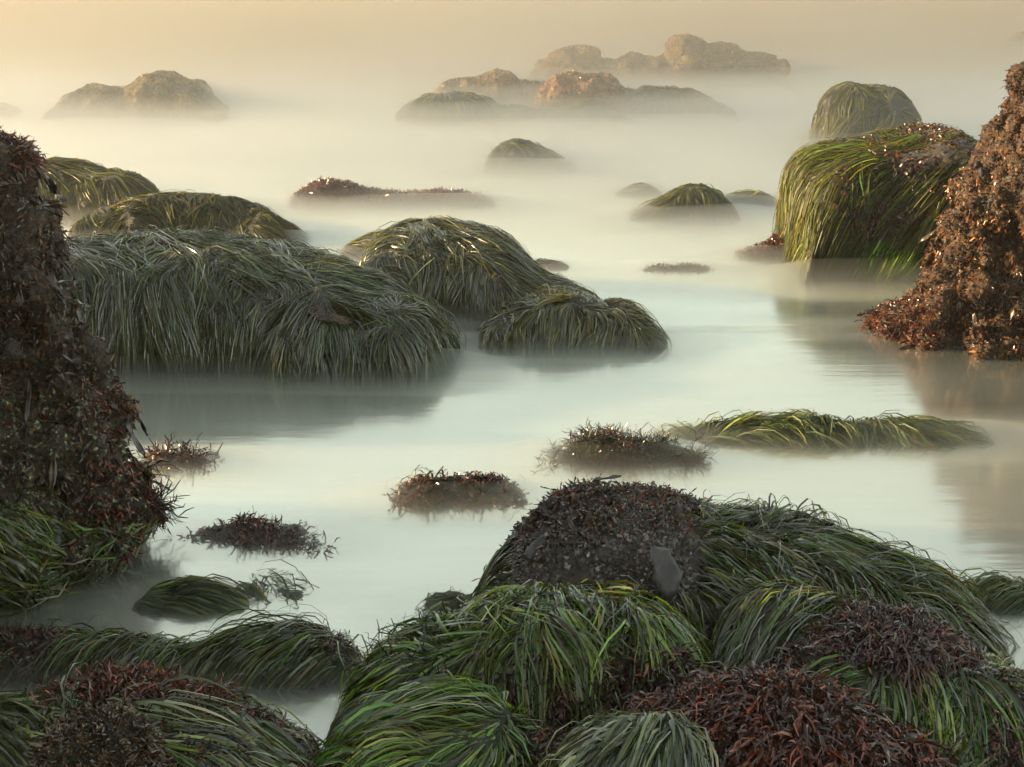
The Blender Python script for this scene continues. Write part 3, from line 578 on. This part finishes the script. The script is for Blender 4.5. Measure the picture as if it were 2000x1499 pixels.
hang(r, S, 220, "mussel", [SHELL], lambda px, py, c, n: sstep(1840, 1900, px)*(sstep(310, 345, py)*(1-sstep(430, 480, py)))+0.5*sstep(1880, 1900, px)*sstep(130, 150, py)*(1-sstep(200, 225, py)), 62, (0.035, 0.06), out=0.9, down=0.6)

# ------------------------------------------------------------------ left tower
WALL_EDGE = [(-82,305),(-42,315),(-4,312),(18,325),(36,345),(56,352),(70,395),(88,440),(101,480),(110,530),(126,600),(138,650),(158,690),(164,735),(193,785),(223,825),(240,870),(258,930),(283,970),(303,1005),(310,1040),(293,1075),(263,1110),(248,1160),(208,1215)]
S = column(WALL_EDGE, 1, -3.3, 4.30, 0.52, lean=0.22, nth=220, nz=190, dense=0.55, lump=(0.07, 2.2), rough=(0.03, 11), seed=33, pw=0.8, cap=-0.03, crag=(0.17, 3.0))
r = thing("kelp_tower", "dark kelp-covered rock tower filling the left edge", "rock", foot(S))
link("rock_body", S.mesh("rock_body", M_ROCK, np.array(r.location)), r)
T2 = column([(-700,285),(-560,300),(-480,360),(-420,450),(-380,560),(-380,700)], 1, -4.7, 6.9, 1.25, nth=60, nz=40, lump=(0.2, 1.2), rough=(0.05, 5), seed=35)  # unseen lobe left of the frame, added to block the low sun
link("unseen_shade_rock", T2.mesh("unseen_shade_rock", M_ROCK, np.array(r.location)), r)
T3 = column([(-640,300),(-540,420),(-480,600),(-440,900),(-420,1200)], 1, -3.3, 3.0, 0.9, nth=60, nz=40, lump=(0.15, 1.5), rough=(0.05, 5), seed=36)  # another unseen lobe, added to shade the lower-left foreground
link("unseen_shade_rock", T3.mesh("unseen_shade_rock", M_ROCK, np.array(r.location)), r)
p = Pile(); crumbs(p, S, 22000, 0.009, 'crust', None, 63); crumbs(p, S, 6000, 0.008, 'pale', rect(0,330,760,1200,30,8), 64); p.part("shell_crust", M_CRUST, r)
p = Pile(); flakes(p, S, 6000, 0.017, 0.006, 'wet', patchy(-0.1, 4, 32), 65, out=0.5); flakes(p, S, 1200, 0.03, 0.009, 'rust', rect(-200,230,380,900,60,8), 66, out=0.5); p.part("weed_leaves", M_FLAKE, r)
p = Pile(); fronds(p, S, 4200, 0.028, 0.006, 'red', both(rect(150,380,730,1120,30,9), patchy(-0.1, 4, 5)), 67); fronds(p, S, 4500, 0.03, 0.006, 'brown', None, 68); fronds(p, S, 500, 0.05, 0.006, 'red', rect(20,80,250,320,10,3), 69)
fronds(p, S, 160, 0.09, 0.005, 'plum', rect(290,350,890,1010,8,1), 70, up=1.6, spread=0.4, droop=0.1); p.part("red_algae", M_ALGAE, r)
p = Pile(); grass(p, S, 3600, L=0.30, W=0.0055, k=7, pal='green', mask=rect(160,380,1030,1260,20,2), seed=71, nclump=60, comb=(0.35, -0.2, 0), thick=0.03)
grass(p, S, 1400, L=0.34, W=0.0055, k=7, pal='green', mask=rect(285,350,930,1060,8,2), seed=72, nclump=30, comb=(0.2, 0, 0), thick=0.02)
grass(p, S, 1600, L=0.22, W=0.0055, k=7, pal='green', mask=rect(-150,60,960,1130,20,2), seed=73, nclump=40, comb=(0.3, 0, 0))
grass(p, S, 5000, L=0.34, W=0.0055, k=7, pal='green', mask=rect(-150,240,1110,1300,20,2), seed=74, nclump=80, comb=(0.9, -0.4, 0), thick=0.04); p.part("surfgrass", M_GRASSN, r)
hang(r, S, 230, "kelp_blade", KELP, rect(-100,330,320,1010,30,7), 75, (0.4, 1.1), out=0.08, spin=0.22)
drape_leaf(r, S, 105, 1000, 0.115, 0.075, "bleached_kelp", M_GREY, 76, "grey rounded bleached kelp blade", lift=0.035)
drape_leaf(r, S, 225, 850, 0.12, 0.04, "kelp_blade", M_GREY, 77, "grey curled kelp blade", lift=0.03, comb=(1.2, 0, 0))

# ------------------------------------------------------------------ weed clumps awash in the pool
def clump(label, sil, base, df, growers, seed, cat="seaweed", name="weed_clump", drop=17, **kw):
    k = dict(nu=110, nv=50, lump=(0.03, 6), rough=(0.008, 20), base_z=-0.05); k.update(kw)
    sil = [(a, b+drop) for a, b in sil]
    S = loaf(sil, base, df, df, seed=seed, **k); r = thing(name, label, cat, foot(S))
    link("reef_stone", S.mesh("reef_stone", M_ROCKG, np.array(r.location)), r)
    for part, m, fn in growers:
        p = Pile(); fn(p, S); p.part(part, m, r)
    return r, S
clump("long green grass mat awash before the right tower", [(1295,840),(1340,822),(1400,812),(1470,803),(1530,797),(1585,792),(1620,800),(1665,806),(1710,808),(1755,800),(1800,808),(1850,812),(1900,832),(1940,852)], 856, 0.16,
      [G(9000, L=0.24, W=0.0042, k=6, pal='pale', pal2='green', seed=81, nclump=150, comb=(0.5, -0.3, 0), thick=0.025, fuzz=0.12, lift=0.05, wob=0.8)], 41)
clump("dark spiky weed clump left of the long grass mat", [(1060,892),(1085,872),(1110,855),(1140,836),(1180,830),(1220,838),(1260,845),(1310,848),(1350,862),(1378,885)], 894, 0.13,
      [A(936, pal='dark', L=0.075, W=0.003, mask=patchy(-0.15, 9, 21), seed=82, up=0.8, spread=0.6, droop=0.3), G(1500, L=0.20, W=0.003, k=6, pal='dark', pal2='green', seed=182, nclump=40, comb=(0.8, -0.3, 0), thick=0.012, lift=0.02), A(432, part="brown_algae", pal='plum', L=0.07, W=0.004, mask=patchy(0, 9, 22), seed=83, up=1.0, spread=0.7)], 42)
clump("red leafy weed clump in the middle of the pool", [(762,965),(785,945),(805,925),(835,915),(870,918),(910,916),(940,914),(975,922),(1000,938),(1030,955),(1055,970)], 975, 0.12,
      [A(648, pal='red', L=0.038, W=0.009, seed=84, up=0.65, droop=0.55, mask=both(rect(780,1060,880,980,15,1), patchy(-0.1, 9, 26))), A(432, part="brown_algae", pal='brown', L=0.042, W=0.008, seed=85), G(1200, L=0.14, W=0.004, k=5, pal='dark', seed=86, nclump=30, comb=(-0.5, -0.2, 0), thick=0.015)], 43)
clump("small branching weed tuft beside the left tower", [(285,900),(300,878),(330,872),(350,876),(385,874),(410,885),(430,905)], 908, 0.09,
      [A(187, part="brown_algae", pal='plum', L=0.085, W=0.005, mask=patchy(0, 10, 25), seed=87, up=1.1, spread=0.7), A(288, pal='brown', L=0.035, W=0.007, seed=88)], 44, nu=70, nv=40)
clump("long ragged reddish weed clump touching the left tower", [(330,1050),(365,1022),(400,1012),(440,1002),(490,1005),(530,1012),(565,1002),(590,1012),(620,1028),(645,1045)], 1052, 0.11,
      [A(576, pal='red', L=0.05, W=0.007, mask=patchy(0.05, 9, 23), seed=89, up=0.65, droop=0.55), A(432, part="brown_algae", pal='plum', L=0.06, W=0.005, mask=patchy(0.0, 9, 24), seed=90, up=1.0)], 45, drop=20)
clump("pale thin grass awash right of the left tower's foot", [(425,1140),(460,1122),(505,1112),(550,1118),(595,1142)], 1145, 0.09,
      [G(700, L=0.2, W=0.004, k=6, pal='pale', seed=91, nclump=24, comb=(0.6, -0.2, 0), fuzz=0.25, lift=0.06)], 46, nu=60, nv=30, base_z=-0.06)
clump("tongue of dark grass trailing right from left tower's foot", [(255,1150),(290,1128),(340,1120),(390,1122),(430,1136),(462,1152),(485,1172)], 1178, 0.10,
      [G(2200, L=0.26, W=0.0045, k=6, pal='green', pal2='pale', seed=92, nclump=40, comb=(1.2, -0.2, 0), thick=0.03, fuzz=0.06, lift=0.03)], 47, nu=70, nv=40)
clump("small pale grass mat left of the central foreground rock", [(815,1180),(840,1160),(870,1142),(900,1138),(920,1150),(930,1185)], 1186, 0.10,
      [G(1200, L=0.18, W=0.004, k=6, pal='pale', pal2='green', lift=0.025, seed=93, nclump=30, comb=(-0.6, -0.3, 0))], 48, nu=60, nv=40)
clump("grass mat cut by the right edge behind the central foreground rock", [(1890,1150),(1915,1128),(1950,1118),(2000,1120),(2060,1130),(2100,1170)], 1180, 0.14,
      [G(2400, L=0.2, W=0.0045, k=6, pal='pale', pal2='green', seed=94, nclump=50, comb=(-0.4, -0.4, 0), fuzz=0.1, lift=0.05)], 49, nu=70, nv=40)

# ------------------------------------------------------------------ foreground
CEN = [(922,1200),(930,1165),(955,1115),(985,1078),(1010,1055),(1030,1030),(1060,1000),(1090,970),(1120,955),(1155,945),(1190,953),(1240,950),(1300,952),(1330,960),(1370,975),(1430,998),(1500,1006),(1560,1008),(1620,1022),(1680,1048),(1740,1075),(1800,1095),(1850,1108),(1890,1135),(1925,1170),(1965,1215)]
r, S = rock("foreground_rock", "large central foreground rock, bare face on its left, grass on its right", CEN, 1250, 0.44, 0.35, M_ROCK,
     [GN(17250, L=0.24, W=0.0039, k=7, pal='green', pal2='dark', seed=101, nclump=260, thick=0.035, comb=(0.55, 0, 0), fuzz=0.05, lift=0.06, mask=lambda px, py, c, n: sstep(1290, 1370, px+60*fbm(c*6, 3, 3)-0.25*(1180-py))*(0.08+sstep(1190, 1130, py-0.12*(px-1300)))),
      GN(2530, L=0.22, W=0.0037, k=7, pal='dark', pal2='green', seed=102, fuzz=0.01, lift=0.02, thick=0.02, nclump=50, comb=(-0.2, 0, 0), mask=rect(900,1010,1000,1240,20,4)),
      A(4500, part="red_algae", pal='brown', L=0.024, W=0.005, seed=103, mask=lambda px, py, c, n: 0.06+sstep(1075, 1015, py+40*fbm(c*9, 2, 3))+0*px),
      A(1800, part="rust_algae", pal='red', L=0.03, W=0.006, seed=104, mask=lambda px, py, c, n: sstep(1800, 1880, px)+0.35*sstep(1080, 1000, py)*sstep(1500, 1350, px)),
      C(11000, size=0.009, pal='grit', seed=105, mask=both(rect(900,1400,960,1260,30,6), patchy(-0.1, 7, 12))),
      X(1300, L=0.026, W=0.009, pal='wet', seed=106, mask=rect(1000,1180,940,1080,20,6))], seed=29, lump=(0.05, 3.2), rough=(0.02, 14), nu=240, nv=120, pa=0.40, pb=0.5)
drape_leaf(r, S, 1275, 1075, 0.17, 0.08, "bleached_kelp", M_GREY, 107, "long grey torn kelp blade hanging down the bare face", lift=0.03, comb=(0, -0.6, 0))
drape_leaf(r, S, 1068, 1062, 0.10, 0.06, "bleached_kelp", M_GREY, 108, "grey ragged kelp blade near the left shoulder", lift=0.03, comb=(0, -0.6, 0))
place_leaf(r, S, 1165, 952, 0.08, 0.035, "kelp_blade", M_GREY, 109, tilt=1.4)
hang(r, S, 40, "kelp_blade", KELP, rect(1020,1180,940,1060,15,2), 110, (0.25, 0.5), out=0.6)

def mound(label, sil, base, df, db, growers, seed, name="weedy_mound", **kw):
    k = dict(nu=170, nv=90, lump=(0.05, 4.5), rough=(0.014, 16), base_z=-0.12); k.update(kw)
    return rock(name, label, sil, base, df, db, M_ROCKG, growers, seed=seed, **k)
mound("low ridge of swept grass and dark weed across the left foreground", [(-80,1245),(0,1232),(60,1232),(130,1236),(180,1246),(230,1240),(290,1248),(330,1256),(365,1268),(400,1262),(450,1245),(500,1232),(550,1225),(600,1228),(640,1245),(680,1262),(700,1290),(708,1312)], 1322, 0.11, 0.14,
      [GN(9775, L=0.18, W=0.0037, k=7, pal='green', pal2='pale', seed=111, nclump=130, comb=(-0.7, -0.5, 0), thick=0.03, fuzz=0.08, lift=0.06, wob=0.6, mask=lambda px, py, c, n: 0.25+sstep(120, 230, px)),
       A(2400, part="dark_algae", pal='plum', L=0.045, W=0.004, seed=112, mask=lambda px, py, c, n: sstep(160, 60, px)+sstep(560, 620, px)*0.6, droop=0.5)], 51, nv=70)
mound("broad mound of combed green grass, left of the dark gap", [(655,1360),(690,1335),(720,1310),(760,1275),(800,1245),(845,1220),(900,1202),(960,1188),(1010,1175),(1060,1158),(1110,1160),(1160,1166),(1210,1168),(1260,1176),(1300,1188),(1325,1215),(1345,1250),(1365,1290),(1378,1340)], 1440, 0.34, 0.25,
      [GN(17250, L=0.26, W=0.0045, k=7, pal='green', pal2='bright', seed=113, nclump=220, comb=(-0.30, 0, 0), thick=0.04, clump=0.8, fuzz=0.04, lift=0.05, wob=0.6, mask=lambda px, py, c, n: 0.06+sstep(1300, 1250, py+30*fbm(c*6, 5, 3)+0.10*np.clip(px-1000, -200, 400))),
       A(5500, pal='plum', L=0.038, W=0.006, seed=114, mask=rect(940,1400,1265,1480,35,4)),
       A(500, part="brown_algae", pal='red', L=0.03, W=0.006, seed=115, mask=rect(900,1400,1150,1260,30,4)),
       A(90, part="dark_stalks", pal='dark', L=0.07, W=0.004, seed=116, mask=rect(690,880,1200,1320,10,4), up=1.6, spread=0.35, droop=0.0)], 52)
mound("rounded grassy mound at the right side of the dark gap", [(1395,1350),(1402,1290),(1415,1230),(1440,1190),(1475,1162),(1520,1152),(1560,1150),(1610,1162),(1660,1178),(1710,1195),(1760,1230),(1800,1280)], 1400, 0.28, 0.22,
      [GN(10925, L=0.26, W=0.0041, k=7, pal='green', pal2='dark', seed=117, nclump=150, comb=(-0.55, 0, 0), thick=0.035, clump=0.8, fuzz=0.04, lift=0.05)], 53, nu=130)
mound("purple-brown weed mound with a green grass patch at the right edge", [(1500,1330),(1560,1262),(1610,1222),(1660,1200),(1720,1188),(1780,1195),(1840,1215),(1890,1245),(1940,1285),(2000,1315),(2080,1340),(2150,1420)], 1500, 0.30, 0.25,
      [A(3000, part="long_red_algae", pal='plum', L=0.085, W=0.006, seed=221, droop=0.75, up=0.35, comb=(-0.4, -0.3, 0), mask=lambda px, py, c, n: sstep(1330, 1290, py-0.1*(px-1700))*sstep(-0.2, 0.1, fbm(c*7, 42, 3))), A(6000, pal='plum', L=0.036, W=0.006, up=0.5, seed=118, mask=lambda px, py, c, n: 0.15+sstep(1330, 1290, py-0.1*(px-1700))+sstep(1900, 1940, px), droop=0.4, comb=(-0.2, -0.2, 0)),
       GN(7474, L=0.24, W=0.0045, k=7, pal='green', pal2='bright', seed=119, nclump=90, comb=(-0.45, 0, 0), mask=rect(1640,1950,1280,1560,30,4), thick=0.03, fuzz=0.05, lift=0.04)], 54)
mound("glossy red-brown weed mound at the bottom right of centre", [(1225,1420),(1260,1388),(1310,1365),(1380,1352),(1415,1330),(1470,1318),(1530,1318),(1590,1332),(1640,1352),(1690,1372),(1740,1400),(1790,1432),(1840,1475),(1880,1530)], 1640, 0.28, 0.22,
      [A(7500, pal='red', L=0.034, W=0.0055, mask=lambda px, py, c, n: 0.2+sstep(-0.25, 0.15, fbm(c*6, 61, 3)), seed=120, droop=0.5, up=0.5, comb=(-0.25, -0.3, 0)), A(3600, part="long_red_algae", pal='red', L=0.085, W=0.0065, seed=220, droop=0.75, up=0.35, comb=(-0.4, -0.3, 0), mask=patchy(-0.1, 7, 41)), A(4500, part="dark_algae", pal='plum', L=0.045, W=0.006, seed=121, droop=0.5)], 55)
mound("pale frosted grass tuft at the bottom, left of the red-brown mound", [(1095,1520),(1110,1460),(1130,1428),(1180,1408),(1240,1398),(1300,1386),(1335,1390),(1350,1430),(1360,1500)], 1740, 0.18, 0.18,
      [GN(4140, L=0.16, W=0.0049, k=6, pal='pale', seed=122, nclump=110, comb=(-0.3, -0.1, 0), thick=0.03, wob=0.9, fuzz=0.08, lift=0.04)], 56, nu=90, nv=60)
mound("bright green arching grass mound at the bottom centre", [(630,1490),(660,1450),(700,1412),(750,1382),(800,1360),(850,1342),(900,1338),(950,1355),(990,1388),(1015,1420),(1040,1470)], 1620, 0.30, 0.2,
      [GN(9775, L=0.28, W=0.0045, k=7, pal='bright', pal2='green', seed=123, nclump=120, comb=(-0.75, 0.0, 0), thick=0.04, fuzz=0.06, lift=0.06, clump=0.5)], 57, nu=120)
mound("brown turfy weed lump at the bottom edge, right of the bright grass", [(840,1500),(870,1440),(910,1412),(940,1405),(980,1428),(1030,1425),(1080,1428),(1110,1445),(1140,1500)], 1640, 0.2, 0.18,
      [A(5500, pal='brown', part="brown_algae", L=0.026, W=0.005, seed=124, up=1.0), A(600, pal='red', L=0.03, W=0.006, seed=125)], 58, nu=90, nv=60, lump=(0.05, 7))
r, S = mound("lower-left mound of streaked pale grass with a red weed crest", [(-120,1420),(-60,1385),(0,1372),(60,1362),(110,1350),(160,1335),(210,1322),(260,1320),(320,1338),(370,1358),(410,1350),(450,1362),(480,1390),(510,1415),(550,1438),(590,1462),(620,1500)], 1640, 0.34, 0.22,
      [GN(12649, L=0.22, W=0.0045, k=7, pal='pale', pal2='green', seed=126, nclump=180, comb=(0.45, -0.2, 0), thick=0.035, fuzz=0.05, lift=0.04, mask=lambda px, py, c, n: 0.2+sstep(1350, 1400, py+20*fbm(c*9, 3, 2))),
       A(3800, pal='red', L=0.042, W=0.005, seed=127, up=0.7, mask=lambda px, py, c, n: sstep(1430, 1370, py-0.12*np.abs(px-230))*sstep(60, 140, px)*sstep(480, 400, px)),
       A(3200, part="dark_algae", pal='plum', L=0.035, W=0.005, seed=128, mask=rect(300,620,1380,1520,30,4))], 59)
mound("dark brown furry weed stump at the bottom-left corner", [(55,1540),(70,1470),(90,1425),(130,1395),(175,1382),(220,1385),(260,1410),(285,1450),(300,1540)], 1850, 0.16, 0.15,
      [A(7000, pal='brown', part="brown_algae", L=0.022, W=0.0045, seed=129, up=1.0), C(2000, size=0.007, pal='brown', seed=130)], 60, nu=90, nv=70, pa=0.6, pb=0.5)

# ------------------------------------------------------------------ mist over the water, thickest where it laps the rocks
def h_near(X, Y):
    n = fbm(np.stack([X*0.45, Y*2.4, 0*X], -1), 5, 4); m = fbm(np.stack([X*0.35, Y*0.6, 0*X+4], -1), 9, 3)
    h = (0.009 + 0.003*(Y-4) + 0.002*np.maximum(Y-8, 0))*(1+(0.9*n+0.9*m)*(1-0.7*sstep(8, 14, Y)))
    b = 0*X
    for x0, x1, yf, top in FRONTS:
        if yf > 13 or yf < 2.6: continue
        d = np.hypot(np.maximum(np.maximum(x0-X, X-x1), 0), (Y-yf+0.03)*1.3)
        b = np.maximum(b, min(0.085, 0.026+0.2*max(top, 0))*np.exp(-(d/(0.14+0.012*yf))**2))
    return np.clip(h + b*(1+0.6*n), 0.004, 0.2)
def h_far(X, Y):
    n = fbm(np.stack([X*0.35, Y*0.5, 0*X], -1), 15, 4)
    return np.clip(0.13*(Y-7.5)*(1+0.3*n), 0.004, 2.2)
def h_sun_mist(X, Y):
    return np.clip(0.22*(Y-15), 0.004, 2.3)
mist_sheet("surf_mist", -40, 40, 2.3, 70, 150, 250, h_near, vol_mat("surf_mist", 4.8, (0.88, 0.895, 0.89), 0.82), "low white surf mist lying close on the water between the rocks")
def h_drift(X, Y):
    n = fbm(np.stack([X*0.5, Y*0.8, 0*X], -1), 25, 3)
    return np.clip((0.02+0.034*(Y-7.6))*(1+0.35*n), 0.004, 0.27)
mist_sheet("drift_mist", -50, 50, 7.0, 60, 90, 110, h_drift, vol_mat("drift_mist", 1.1, (0.88, 0.895, 0.90), 0.82), "white drifting mist that hides the feet of the farther rocks")
mist_sheet("sea_mist", -60, 60, 5.2, 90, 60, 90, h_far, vol_mat("sea_mist", 0.095, (0.78, 0.82, 0.85), 0.72), "soft pale mist bank drifting around the far rocks")
mist_sheet("sun_tinted_mist", -90, 90, 14.5, 150, 30, 40, h_sun_mist, vol_mat("sun_tinted_mist", 0.09, (0.62, 0.45, 0.20), 0.35), "golden mist bank beyond the far rocks")  # warm sun glow painted into the far mist's own colour
